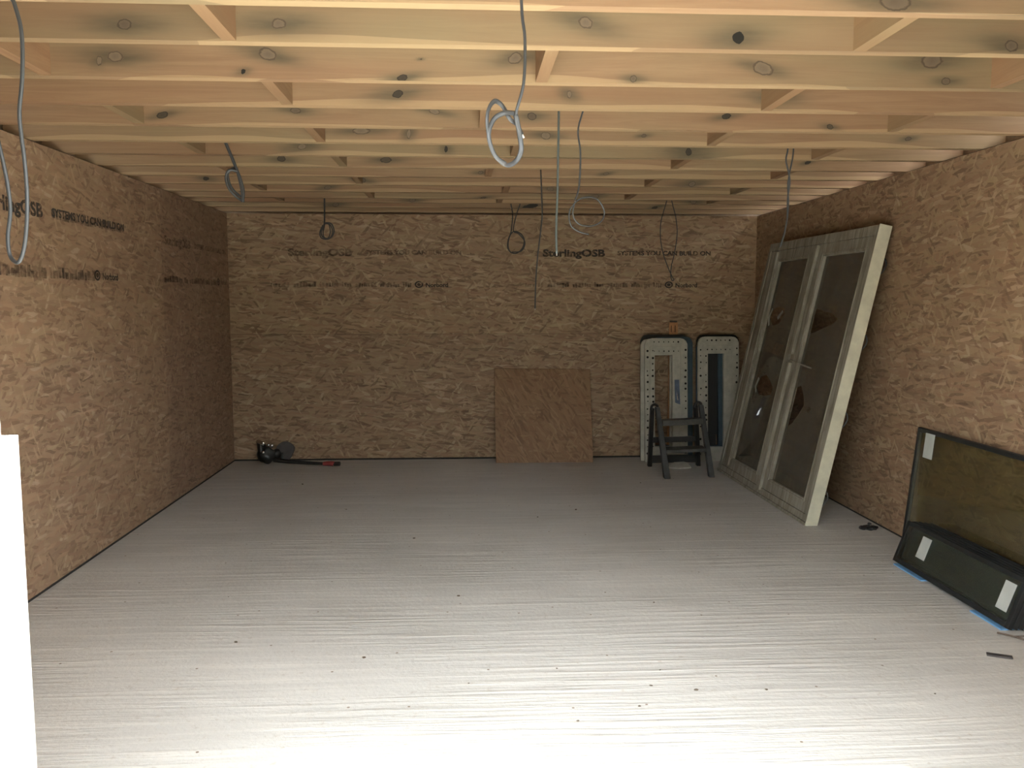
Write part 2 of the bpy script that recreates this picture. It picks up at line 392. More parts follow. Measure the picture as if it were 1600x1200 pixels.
# joist index: (x, height above underside, rx, rz, dark 0..1, stain radius factor)
KN = {
 0: [(3.492, .030, .050, .028, .25, 2.0), (1.2, .05, .02, .015, 0, 1.5), (2.0, .09, .02, .02, .2, 2)],
 1: [(1.161, .047, .026, .017, .35, 3.0), (1.648, .057, .026, .017, .2, 3.2), (2.645, .078, .026, .020, .1, 2.6), (3.155, .038, .021, .020, 1.0, 3.0), (4.095, .026, .026, .020, .2, 2.4)],
 2: [(.948, .073, .03, .022, 0, 2.6), (.889, .056, .012, .02, 0, 2.2), (1.508, .089, .036, .024, .1, 2.0), (1.416, .025, .009, .010, 1, 2.0), (2.011, .010, .021, .013, .8, 2.2), (2.08, .081, .006, .004, 1, 1.5), (2.44, .089, .030, .022, .1, 2.0), (2.896, .019, .015, .014, .3, 1.8), (3.402, .065, .045, .027, .05, 1.4), (4.074, .103, .046, .03, .15, 1.8), (4.135, .026, .02, .015, .3, 2)],
 3: [(1.960, .052, .024, .016, .8, 3.0), (2.70, .06, .012, .02, .1, 2.2), (3.60, .06, .03, .02, 0, 2.5)],
 4: [(.818, .043, .029, .016, .7, 1.7), (1.441, .071, .028, .014, .3, 2.0), (2.101, .075, .03, .014, 0, 2.0), (3.525, .068, .026, .014, .85, 1.7), (2.570, .057, .024, .018, .45, 1.9), (4.046, .024, .018, .014, .6, 1.6)],
 5: [(3.204, .051, .016, .010, .4, 1.7), (2.677, .045, .030, .02, 0, 1.8), (4.66, .049, .02, .012, .4, 1.8), (1.70, .06, .05, .018, 0, 1.8), (1.95, .05, .012, .03, 0, 2)],
 6: [(3.553, .039, .018, .024, .8, 5.0), (2.136, .041, .010, .020, .9, 2.4), (1.316, .047, .026, .018, 0, 2.6)],
 7: [(1.753, .043, .038, .018, .6, 1.8), (1.112, .045, .028, .018, .7, 2.0), (4.433, .051, .020, .012, .9, 1.6)],
 8: [(2.35, .03, .02, .012, .2, 1.8), (3.2, .03, .02, .01, .2, 1.8)],
 9: [(1.505, .033, .034, .018, .4, 1.8), (.412, .033, .022, .014, .9, 2.0), (3.9, .02, .03, .02, .1, 2.5)],
 10: [(1.2, .03, .03, .015, .2, 2.0), (2.9, .03, .03, .015, .1, 2.0)],
 11: [(2.39, .006, .026, .010, .6, 2.0), (3.3, .02, .04, .02, .1, 2.0)],
 12: [(1.8, .02, .03, .02, .2, 2.0), (4.2, .02, .03, .02, .1, 2.0)],
 13: [(2.821, .014, .070, .020, 1.0, 1.6), (3.949, .010, .03, .012, .8, 2.0), (1.1, .02, .03, .02, .2, 2.0)],
 14: [],
}
JL = {0: 'frontmost ceiling joist, large grey knot at right, cut by the top of the view',
 1: 'second ceiling joist from the front, dark oval knot hole right of centre',
 2: 'third ceiling joist from the front, big oval ringed knot right of centre',
 3: 'fourth ceiling joist from the front, plain face with one green-black knot near centre',
 4: 'fifth ceiling joist from the front, small dark knots behind the large hanging cable coil',
 5: 'sixth ceiling joist from the front, brownish face, just behind the one with the coil knots',
 6: 'seventh ceiling joist from the front, greenish face with a dark branching knot right of centre',
 7: 'eighth ceiling joist from the front, dark smudged knot left of centre',
 8: 'ninth ceiling joist from the front, narrow visible strip without dark knots',
 9: 'tenth ceiling joist from the front, dark knot near its left end',
 10: 'eleventh ceiling joist from the front, dim narrow strip',
 11: 'fifth ceiling joist from the back wall, dim narrow strip',
 12: 'fourth ceiling joist from the back wall, very thin dim strip',
 13: 'third ceiling joist from the back wall, with a black elongated mark near the centre',
 14: 'rearmost ceiling joist, dark strip close to the back wall'}
JG = 'ceiling joists spanning wall to wall'
def joist(y, knots, label):
    x0, x1 = -.13, W+.13; nx, nz = 526, 11 if not knots else 22
    vs = []; fs = []
    for j in range(nz+1):
        for i in range(nx+1): vs.append((x0+(x1-x0)*i/nx, 0, JH*j/nz))
    for j in range(nz):
        for i in range(nx):
            a = j*(nx+1)+i; fs.append((a, a+1, a+nx+2, a+nx+1))
    n0 = len(vs)
    vs += [(x0,JT,0),(x1,JT,0),(x1,JT,JH),(x0,JT,JH)]
    bot = list(range(nx+1)); top = [nz*(nx+1)+i for i in range(nx+1)]
    lef = [j*(nx+1) for j in range(nz+1)]; rig = [j*(nx+1)+nx for j in range(nz+1)]
    A, B, Cc, Dd = n0, n0+1, n0+2, n0+3
    fs.append((A, Dd, Cc, B)); fs.append(tuple(bot[::-1]) + (A, B)); fs.append(tuple(top) + (Cc, Dd))
    fs.append(tuple(lef) + (Dd, A)); fs.append(tuple(rig[::-1]) + (B, Cc))
    me = bpy.data.meshes.new('ceiling_joist'); me.from_pydata(vs, [], fs); me.materials.append(M['joist'])
    ka = me.attributes.new('knot', 'FLOAT', 'POINT'); sa = me.attributes.new('stain', 'FLOAT', 'POINT'); da = me.attributes.new('dark', 'FLOAT', 'POINT')
    K = [9.0]*len(vs); Q = [0.0]*len(vs); Dk = [0.0]*len(vs)
    for (kx, kz, rx, rz, dk, st) in knots:
        for idx, v in enumerate(vs):
            if abs(v[0]-kx) > .5: continue
            dx, dz = (v[0]-kx), (v[2]-kz) + .25*(v[0]-kx)*((kx*37) % 2 - 1)
            d = math.sqrt((dx/rx)**2+(dz/rz)**2 + (v[1]/.03)**2)
            if d < K[idx]: K[idx] = d; Dk[idx] = dk
            q = math.exp(-((dx/(rx*st*1.9))**2+(dz/(rz*st*.75))**2 + (v[1]/.03)**2))*.85
            Q[idx] = max(Q[idx], q)
    K = [min(k, 3.0) for k in K]
    ka.data.foreach_set('value', K); sa.data.foreach_set('value', Q); da.data.foreach_set('value', Dk)
    o = bpy.data.objects.new('ceiling_joist', me); COL.objects.link(o); o.location = (0, y, H)
    return tag(o, label, 'joist', JG)
for k, y in enumerate(JY): joist(y, KN[k], JL[k])

# noggins: short blocks between the joists; k = joist they butt against at their far end
rowA, rowB = [1.49, 3.57], [.71, 2.53, 4.34]
PL = {.71: 'left', 1.49: 'left of centre', 2.53: 'centre', 3.57: 'right of centre', 4.34: 'right'}
OR = ['', 'first and second', 'second and third', 'third and fourth', 'fourth and fifth', 'fifth and sixth', 'sixth and seventh', 'seventh and eighth', 'eighth and ninth', 'ninth and tenth', 'tenth and eleventh', 'eleventh and twelfth', 'twelfth and thirteenth']
jog = {4: (.71, 2.337, 4.36), 6: (.75, 2.529, 4.31), 8: (.72, 2.40, 4.36), 10: (.72, 2.55, 4.33), 2: (.69, 2.54, 4.34)}
for k in range(1, 13):
    xs = [1.49, 3.57] if k % 2 else jog.get(k, rowB)
    keys = rowA if k % 2 else rowB
    for x, key in zip(xs, keys):
        b = MB(); z0 = random.uniform(.0, .006)
        b.box((x-.0225, JY[k-1]+JT, H+z0), (x+.0225, JY[k], H+JH-.006))
        o = b.make('noggin', M['noggin'], base=(x, JY[k-1]+JT, H))
        o.location.z += 0
        tag(o, 'short timber noggin %s, between the %s ceiling joists from the front' % (PL[key], OR[k]), 'noggin', 'noggins between the ceiling joists')

# ------------------------------------------------------------------ print on the boards
def text(body, w, h, origin, udir, parent, name, mat, face):
    cu = bpy.data.curves.new(name, 'FONT'); cu.body = body; cu.size = 1.0; cu.resolution_u = 3; cu.offset = .040
    tmp = bpy.data.objects.new('tmp', cu); COL.objects.link(tmp)
    dg = bpy.context.evaluated_depsgraph_get(); me = bpy.data.meshes.new_from_object(tmp.evaluated_get(dg))
    bpy.data.objects.remove(tmp); bpy.data.curves.remove(cu)
    xs = [v.co.x for v in me.vertices]; ys = [v.co.y for v in me.vertices]
    x0, x1, y1 = min(xs), max(xs), max(ys)
    U = Vector(udir); O = Vector(origin); F = Vector(face)
    for v in me.vertices:
        v.co = O + U*((v.co.x-x0)/(x1-x0)*w) + Vector((0,0,1))*(v.co.y/y1*h) + F*.0015
    me.materials.clear(); me.materials.append(mat); me.name = name
    o = bpy.data.objects.new(name, me); COL.objects.link(o); o.parent = parent
    return o
def smudge(u0, u1, z, h, origin, udir, parent, face, seed, heavy=False):
    """a run of worn illegible small print"""
    rs = random.Random(seed); b = MB(); U = Vector(udir); O = Vector(origin); F = Vector(face)*.0014
    u = u0
    while u < u1:
        w = rs.uniform(.025, .06) if heavy else rs.uniform(.012, .026)
        if rs.random() < .12: u += .03
        zz = z + rs.uniform(-.004, .004); hh = h*rs.uniform(.55, 1.0); sk = rs.uniform(-.006, .006)
        p = [O+U*u+Vector((0,0,zz))+F, O+U*(u+w)+Vector((0,0,zz))+F, O+U*(u+w+sk)+Vector((0,0,zz+hh))+F, O+U*(u+sk)+Vector((0,0,zz+hh))+F]
        b.b.faces.new([b.b.verts.new(q) for q in p]); u += w + rs.uniform(.003, .010)
    return b.make('printed_text', M['ink_faint'], parent)
def disc(u, z, r, origin, udir, parent, face):
    b = MB(); U = Vector(udir); O = Vector(origin); F = Vector(face)*.0015
    def ring(rr): return [O+U*(u+rr*1.25*math.cos(a))+Vector((0,0,z+rr*math.sin(a)))+F for a in [2*math.pi*k/20 for k in range(20)]]
    A = [b.b.verts.new(p) for p in ring(r)]; B = [b.b.verts.new(p) for p in ring(r*.62)]
    for k in range(20): b.b.faces.new([A[k], A[(k+1)%20], B[(k+1)%20], B[k]])
    C2 = [b.b.verts.new(p) for p in ring(r*.45)]; b.b.faces.new(C2)
    return b.make('printed_logo', M['ink'], parent)
for s0, strong in ((.560, False), (2.987, True)):
    o0, ud, fc = (0, D, 0), (1, 0, 0), (0, -1, 0)
    m1 = M['ink'] if strong else M['ink_faint']
    text('SterlingOSB', .605, .068, (s0, D, 1.972), ud, wb, 'printed_text', m1, fc)
    text('SYSTEMS YOU CAN BUILD ON', .915, .042, (s0+.727, D, 1.985), ud, wb, 'printed_text', m1, fc)
    smudge(s0-.17, s0+1.16, 1.675, .050, o0, ud, wb, fc, 3)
    disc(s0+1.235, 1.700, .033, o0, ud, wb, fc)
    text('Norbord', .215, .040, (s0+1.30, D, 1.677), ud, wb, 'printed_text', M['ink'], fc)
o0, ud, fc = (0, 0, 0), (0, 1, 0), (1, 0, 0)
text('SterlingOSB', .60, .072, (0, 4.085, 1.982), ud, wl, 'printed_text', M['ink'], fc)
text('SYSTEMS YOU CAN BUILD ON', .97, .045, (0, 4.785, 1.998), ud, wl, 'printed_text', M['ink'], fc)
smudge(4.20, 5.25, 1.662, .062, o0, ud, wl, fc, 5, True); smudge(4.78, 5.75, 1.985, .06, o0, ud, wl, fc, 11, True)
disc(5.32, 1.695, .033, o0, ud, wl, fc)
text('Norbord', .23, .042, (0, 5.395, 1.672), ud, wl, 'printed_text', M['ink'], fc)
text('SterlingOSB', .60, .066, (0, 6.50, 1.965), ud, wl, 'printed_text', M['ink_faint'], fc)
text('SYSTEMS YOU CAN BUILD ON', .90, .042, (0, 7.20, 1.975), ud, wl, 'printed_text', M['ink_faint'], fc)
smudge(6.47, 7.78, 1.682, .055, o0, ud, wl, fc, 6, True)
disc(7.85, 1.715, .033, o0, ud, wl, fc)
text('Norbord', .21, .040, (0, 7.92, 1.695), ud, wl, 'printed_text', M['ink_faint'], fc)

# ------------------------------------------------------------------ hanging cables
P = {}
P["big"] = [(2.392, 2.22, 2.295), (2.401, 2.22, 2.201), (2.398, 2.22, 2.091), (2.378, 2.22, 2.011), (2.389, 2.24, 1.966), (2.393, 2.24, 1.926), (2.379, 2.24, 1.898), (2.352, 2.22, 1.885), (2.321, 2.2, 1.91), (2.305, 2.18, 1.962), (2.305, 2.18, 2.009), (2.322, 2.2, 2.04), (2.343, 2.22, 2.034), (2.362, 2.22, 2.002), (2.383, 2.25, 1.993), (2.397, 2.26, 1.97)]
P["bigloop2"] = [(2.379, 2.23, 2.016), (2.351, 2.2, 2.012), (2.323, 2.19, 1.996), (2.308, 2.18, 1.962), (2.311, 2.18, 1.93), (2.326, 2.19, 1.9), (2.351, 2.21, 1.886)]
P["A"] = [(2.664, 3.85, 2.446), (2.665, 3.85, 2.371), (2.663, 3.85, 2.195), (2.661, 3.85, 2.026), (2.656, 3.85, 1.855), (2.659, 3.85, 1.752)]
P["B"] = [(2.783, 3.86, 2.422), (2.772, 3.86, 2.375), (2.753, 3.86, 2.296), (2.765, 3.86, 2.198), (2.76, 3.86, 2.056), (2.741, 3.84, 1.991)]
P["Bl"] = [(2.741, 3.84, 1.991), (2.73, 3.84, 1.926), (2.76, 3.85, 1.884), (2.823, 3.88, 1.879), (2.87, 3.9, 1.904), (2.882, 3.9, 1.947), (2.851, 3.88, 1.994), (2.804, 3.86, 2.006), (2.752, 3.84, 1.989), (2.715, 3.84, 1.94), (2.721, 3.84, 1.878), (2.762, 3.86, 1.851), (2.807, 3.87, 1.84)]
P["C"] = [(2.725, 5.5, 2.478), (2.729, 5.5, 2.378), (2.739, 5.5, 2.115), (2.735, 5.5, 2.034), (2.711, 5.5, 1.829), (2.699, 5.5, 1.665), (2.695, 5.5, 1.491)]
P["D"] = [(2.63, 7.4, 2.478), (2.636, 7.4, 2.385), (2.652, 7.4, 2.287), (2.641, 7.4, 2.151), (2.614, 7.4, 2.052), (2.625, 7.4, 1.975), (2.681, 7.42, 1.954), (2.738, 7.43, 1.999), (2.755, 7.43, 2.077), (2.715, 7.42, 2.131), (2.658, 7.4, 2.14), (2.619, 7.4, 2.085), (2.608, 7.4, 2.008), (2.63, 7.4, 1.97)]
P["D2"] = [(2.724, 7.4, 2.478), (2.719, 7.4, 2.386), (2.686, 7.4, 2.288), (2.658, 7.4, 2.151), (2.704, 7.42, 2.125), (2.76, 7.42, 2.054), (2.732, 7.42, 1.977), (2.647, 7.41, 1.965)]
P["E"] = [(3.948, 7.12, 2.451), (3.923, 7.12, 2.345), (3.888, 7.12, 2.213), (3.884, 7.12, 2.08), (3.908, 7.12, 1.946), (3.954, 7.12, 1.823), (3.989, 7.12, 1.748), (4.006, 7.12, 1.721), (3.989, 7.12, 1.716), (3.978, 7.12, 1.759), (3.982, 7.12, 1.839), (4.007, 7.12, 1.947), (4.026, 7.12, 2.107), (4.012, 7.12, 2.24), (3.983, 7.12, 2.346), (3.959, 7.12, 2.451)]
P["F"] = [(0.942, 4.7, 2.442), (0.964, 4.7, 2.385), (0.995, 4.7, 2.309), (1.02, 4.7, 2.241), (1.042, 4.7, 2.174), (1.051, 4.7, 2.123), (1.046, 4.7, 2.069)]
P["F2"] = [(1.027, 4.7, 2.231), (0.985, 4.68, 2.235), (0.967, 4.68, 2.194), (0.982, 4.68, 2.137), (1.016, 4.7, 2.096), (1.046, 4.7, 2.076)]
P["F3"] = [(1.015, 4.72, 2.255), (0.993, 4.7, 2.245), (0.972, 4.7, 2.211), (0.987, 4.7, 2.15), (1.021, 4.71, 2.111), (1.043, 4.7, 2.103), (1.038, 4.7, 2.157), (1.023, 4.7, 2.225)]
P["G"] = [(1.094, 7.1, 2.429), (1.092, 7.1, 2.347), (1.089, 7.1, 2.197), (1.077, 7.1, 2.119)]
P["Gc"] = [(1.089, 7.1, 2.171), (1.061, 7.1, 2.108), (1.076, 7.1, 2.062), (1.13, 7.12, 2.058), (1.162, 7.12, 2.11), (1.146, 7.1, 2.171), (1.099, 7.1, 2.181)]
P["H"] = [(1.117, 2.25, 2.32), (1.127, 2.25, 2.275), (1.139, 2.25, 2.221), (1.141, 2.25, 2.159), (1.135, 2.25, 2.081), (1.125, 2.25, 2.01), (1.127, 2.25, 1.947), (1.131, 2.25, 1.892), (1.133, 2.25, 1.812), (1.128, 2.25, 1.732), (1.117, 2.25, 1.667), (1.101, 2.25, 1.634), (1.072, 2.27, 1.652), (1.069, 2.27, 1.701), (1.079, 2.27, 1.766), (1.076, 2.27, 1.83), (1.067, 2.27, 1.895), (1.057, 2.27, 1.95)]
P["I"] = [(4.05, 4.75, 2.485), (4.054, 4.75, 2.39), (4.045, 4.75, 2.327), (4.061, 4.75, 2.263), (4.071, 4.75, 2.203), (4.062, 4.75, 2.115), (4.062, 4.75, 2.008), (4.05, 4.75, 1.929), (4.027, 4.75, 1.843)]
P["I2"] = [(4.087, 4.75, 2.485), (4.086, 4.75, 2.39), (4.081, 4.75, 2.327), (4.069, 4.75, 2.264), (4.064, 4.76, 2.187), (4.071, 4.76, 2.08), (4.06, 4.76, 1.955), (4.037, 4.75, 1.872)]
P['Gd'] = [(x-.014, y+.012, z-.006) for x, y, z in P['Gc']]; P['Ge'] = [(P['G'][-1][0]+.02+(x-P['G'][-1][0]-.02)*.55, y-.01, z) for x, y, z in P['Gc']]
P['bigtop'] = P['big'][:5]; P['bigcoil'] = P['big'][3:]
def cable(label, mat, runs, r=.004, flat=1.0, top=True, ends=True):
    """one hanging cable; every further run is the same length of cable doubling back or coiling"""
    b = MB()
    for i, (key, rr) in enumerate(runs):
        pts = list(P[key])
        if i == 0 and top: pts = [(pts[0][0], pts[0][1], H+JH-.004)] + pts
        b.tube(pts, rr, 8, flat=flat, axis=(0, 1, 0), smooth=5)
    base = P[runs[0][0]][0]; base = (base[0], base[1], H+JH)
    o = b.make('hanging_cable', M[mat], base=base, smooth=True)
    if ends:
        kk = 'bigcoil' if runs[0][0] == 'bigtop' else runs[0][0]
        p = Vector(P[kk][-1]); q = Vector(P[kk][-2]); d = (p-q).normalized()
        e = MB(); e.tube([p-d*.001, p+d*.010], rr*.45, 6, smooth=0); e.make('bare_end', M['copper'], o)
    return tag(o, label, 'cable', 'cables hanging from the joists')
cable('flat grey cable hanging in the foreground, wound into a large double loop', 'cable_light', [('bigtop', .0040), ('bigcoil', .0066), ('bigloop2', .0062)], flat=.5)
cable('straight pale grey cable hanging left of the thin looped one, over the bold print', 'cable_pale', [('A', .0052)])
cable('thin dark cable ending in a wide pale round loop against the back wall', 'cable', [('B', .0042), ('Bl', .0034)])
cable('long thin dark single cable hanging lowest of all, no coil', 'cable_dark', [('C', .0048)])
cable('small black coil of cable hanging near the back wall, right of centre', 'cable_dark', [('D', .0052), ('D2', .0050)], ends=False)
cable('thin dark cable pinched into a long narrow loop ending in a point', 'cable_dark', [('E', .0042)], ends=False)
cable('short thick dark cable with folded coil by the left wall corner', 'cable', [('F', .0085), ('F2', .0070), ('F3', .0060)], ends=False)
cable('small dark coil of cable over the left half of the back wall', 'cable_dark', [('G', .0070), ('Gc', .0055), ('Gd', .0050), ('Ge', .0045)], ends=False)
cable('grey cable hanging in a long loop at the far left edge of the view', 'cable', [('H', .0052)], ends=False)
cable('doubled grey cable hanging in front of the top corner of the old window', 'cable', [('I', .0050), ('I2', .0045)], ends=False)

# ------------------------------------------------------------------ offcut of board leaning on the back wall
def leaning_board():
    b = MB(); z = .895; yb, yt, t = 7.962, 8.178, .016
    o = thing('board_offcut', (2.99, yb, 0), 'square reddish strand board offcut leaning against the back wall', 'board')
    b.hexa([(2.524,yb,0),(3.457,yb-.01,0),(3.457,yb+t,0),(2.524,yb+t,0),(2.516,yt,z-.004),(3.452,yt,z-.016),(3.452,yt+t,z-.016),(2.516,yt+t,z-.004)])
    me = b.make('sheet', M['osb_board'], o, bevel=.001)
leaning_board()

# ------------------------------------------------------------------ old double window leaning on the right wall
WO = Vector((4.573, 5.575, 0)); wu = Vector((-.033, 1.975, 0)).normalized(); wv = Vector((.407, -.070, 2.044))/2.0853
wn = Vector(wu.cross(wv)).normalized()
if wn.x > 0: wn = -wn
LIFT = .079*abs(wn.z)*0 + .0
def wp(u, v, n=0.0): return WO + wu*u + wv*v + wn*n
def wbox(b, u0, u1, v0, v1, n0, n1):
    b.hexa([wp(u0,v0,n0), wp(u1,v0,n0), wp(u1,v0,n1), wp(u0,v0,n1), wp(u0,v1,n0), wp(u1,v1,n0), wp(u1,v1,n1), wp(u0,v1,n1)])
def wfillet(b, u0, u1, v0, v1, w, n0, n1):
    """rectangular ring of four butted members"""
    wbox(b, u0, u0+w, v0, v1, n0, n1); wbox(b, u1-w, u1, v0, v1, n0, n1)
    wbox(b, u0+w, u1-w, v0, v0+w, n0, n1); wbox(b, u0+w, u1-w, v1-w, v1, n0, n1)
win = thing('old_window', tuple(wp(.97, 0)), 'large weathered white double window frame with broken panes leaning against the right wall', 'window')
UW, VH, TB = 1.935, 2.085, -.080
b = MB()
wbox(b, 0, .050, 0.022, VH, TB, 0); wbox(b, UW-.050, UW, .022, VH, TB, 0)
wbox(b, .05, UW-.05, .022, .070, TB, .0); wbox(b, .05, UW-.05, VH-.070, VH, TB, 0)
wbox(b, .90, .965, .07, VH-.07, TB, -.012)
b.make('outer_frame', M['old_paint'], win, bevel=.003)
b = MB(); wbox(b, -.006, -.0002, .0, VH+.003, TB, .006); b.make('lit_edge_board', M['lit_cream'], win, bevel=.001)['label'] = 'outer edge of the frame, coloured lighter as if lit'
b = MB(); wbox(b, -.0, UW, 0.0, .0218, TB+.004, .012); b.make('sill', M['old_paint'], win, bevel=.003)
def glass_hole(cu, cv, pts): return [(cu+a, cv+c) for a, c in pts]
def sash(nm, u0, u1, gu0, gu1, gv0, gv1, holes, beads):
    s = MB()
    wbox(s, u0, gu0, .072, VH-.072, -.050, -.006); wbox(s, gu1, u1, .072, VH-.072, -.050, -.006)
    wbox(s, gu0, gu1, .072, gv0, -.050, -.006); wbox(s, gu0, gu1, gv1, VH-.072, -.050, -.006)
    # moulded inner lip
    wfillet(s, gu0-.022, gu1+.022, gv0-.022, gv1+.022, .010, -.0065, -.001)
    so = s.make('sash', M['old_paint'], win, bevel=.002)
    p = MB()
    p.prism([wp(u, v, -.030) for u, v in [(gu0-.004, gv0-.004), (gu1+.004, gv0-.004), (gu1+.004, gv1+.004), (gu0-.004, gv1+.004)]], wn*-.004,
            [[wp(u, v, -.030) for u, v in h] for h in holes])
    p.make('broken_pane', M['dirty_glass'], so)
    return so
hR = [[(.752,1.518),(.66,1.512),(.569,1.497),(.46,1.488),(.345,1.449),(.397,1.412),(.55,1.372),(.70,1.330),(.752,1.335)],
      [(.760,.905),(.68,.93),(.583,.847),(.548,.792),(.600,.72),(.675,.636),(.756,.590)],
      [(.715,1.875),(.690,1.868),(.700,1.845),(.722,1.850)],
      [(.46,.80),(.42,.775),(.45,.745),(.49,.76)]]
hL = [[(1.60,1.50),(1.633,1.435),(1.53,1.366),(1.40,1.385),(1.35,1.43),(1.31,1.47),(1.36,1.515),(1.50,1.53)],
      [(1.52,.92),(1.56,.83),(1.47,.77),(1.33,.773),(1.21,.80),(1.20,.86),(1.29,.905),(1.40,.95)]]
s1 = sash('r', .051, .895, .140, .785, .167, 1.919, hR, 0)
s2 = sash('l', .970, UW-.052, 1.070, 1.665, .167, 1.919, hL, 0)
b = MB()   # cover strip over the meeting stiles, a piece missing at mid height
wbox(b, .885, .955, .050, 1.085, -.006, .020); wbox(b, .885, .955, 1.150, 2.005, -.006, .020)
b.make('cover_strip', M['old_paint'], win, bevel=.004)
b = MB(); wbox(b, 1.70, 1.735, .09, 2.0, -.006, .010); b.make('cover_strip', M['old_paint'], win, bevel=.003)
b = MB(); b.bar(wp(1.0, 1.105, -.004), wp(.52, 1.070, -.004), .010, .006, wn); b.make('splinter', M['old_paint'], win)
# loose glass shards standing in the broken places
for pts in ([(1.60,1.515),(1.645,1.43),(1.60,1.36),(1.585,1.37),(1.618,1.435),(1.585,1.50)], [(1.45,1.44),(1.37,1.50),(1.35,1.48),(1.42,1.42)], [(1.545,.915),(1.58,.83),(1.53,.78),(1.52,.79),(1.556,.83),(1.52,.90)]):
    b = MB(); b.prism([wp(u, v, -.022) for u, v in pts], wn*-.003); b.make('glass_shard', simple('pale shard', (.33, .33, .30), .3), win)
for v in (1.83, 1.31, .77, .21):
    b = MB(); b.tube([wp(.03, v+.055, TB-.001), wp(.022, v+.04, TB-.022), wp(.012, v, TB-.032), wp(.022, v-.05, TB-.018), wp(.03, v-.06, TB-.001)], .005, 6, flat=.4, smooth=4)
    b.make('fixing_strap', M['cable_light'], win, smooth=True)

# ------------------------------------------------------------------ two big glazed units and a row of narrow ones at the right wall
def unit(u0, u1, x0, lean, hgt, t, z0, gmat, label, group, border, stick=()):
    """u = y range, leaning towards +x; border seal ring, pane inside"""
    d = Vector((lean, 0, hgt)).normalized(); nb = Vector((d.z, 0, -d.x)); L = math.hypot(lean, hgt)
    drop = t*d.x
    O = Vector((x0, 0, z0+drop))
    def q(y, v, n): return O + Vector((0, y, 0)) + d*v + nb*n
    o = thing('glazing_unit', tuple(q((u0+u1)/2, 0, t/2)), label, 'glass panel', group)
    def bx(b, ya, yb, va, vb, na, nb_):
        b.hexa([q(ya,va,na), q(yb,va,na), q(yb,va,nb_), q(ya,va,nb_), q(ya,vb,na), q(yb,vb,na), q(yb,vb,nb_), q(ya,vb,nb_)])
    b = MB(); w = border
    bx(b, u0, u0+w, 0, L, 0, t); bx(b, u1-w, u1, 0, L, 0, t); bx(b, u0+w, u1-w, 0, w, 0, t); bx(b, u0+w, u1-w, L-w, L, 0, t)
    b.make('edge_seal', M['seal'], o, bevel=.0015)
    b = MB(); bx(b, u0+w, u1-w, w, L-w, .003, t-.003); b.make('pane', M[gmat], o)
    for (ya, yb, va, vb) in stick:
        b = MB(); bx(b, ya, yb, va, vb, -.0012, -.0002); b.make('sticker', M['sticker'], o)
    return o
GB = 'large glazed units at the right wall'
unit(3.63, 5.062, 4.9790, .078, .758, .020, 0, 'unit_glass', 'large black-edged double glazed pane against the right wall, rearmost of the glass', GB, .022)
unit(3.58, 5.030, 4.9565, .078, .760, .020, 0, 'unit_glass', 'large black-edged double glazed pane with pale sticker in its top corner, by the right wall', GB, .024, [(4.83, 4.93, .595, .745)])
GN = 'narrow glazed units stacked in front of the big panes'
SL = ['frontmost narrow black-edged glass unit with two pale stickers, resting on blue packers', 'second narrow glass unit from the front of the leaning stack',
      'middle one of the five narrow glass units in the leaning stack', 'fourth narrow glass unit from the front of the stack', 'rearmost narrow glass unit, touching the large panes']
for i in range(5):
    unit(3.675-.002*i, 4.742-.012*i, 4.757+.0262*i, .086, .236, .0235, .008, 'stack_glass', SL[i], GN, .026,
         [(4.455, 4.545, .085, .210), (3.722, 3.805, .065, .205)] if i == 0 else ())
for (ya, yb, lb) in ((4.40, 4.70, 'blue packer under the far end of the narrow glass stack'), (3.70, 3.945, 'blue packer under the near end of the narrow glass stack')):
    b = MB(); b.box((4.742, ya, 0), (4.885, yb, .0078)); tag(b.make('packer', M['packer'], base=(4.81, (ya+yb)/2, 0), bevel=.001), lb, 'packer', 'blue packers')

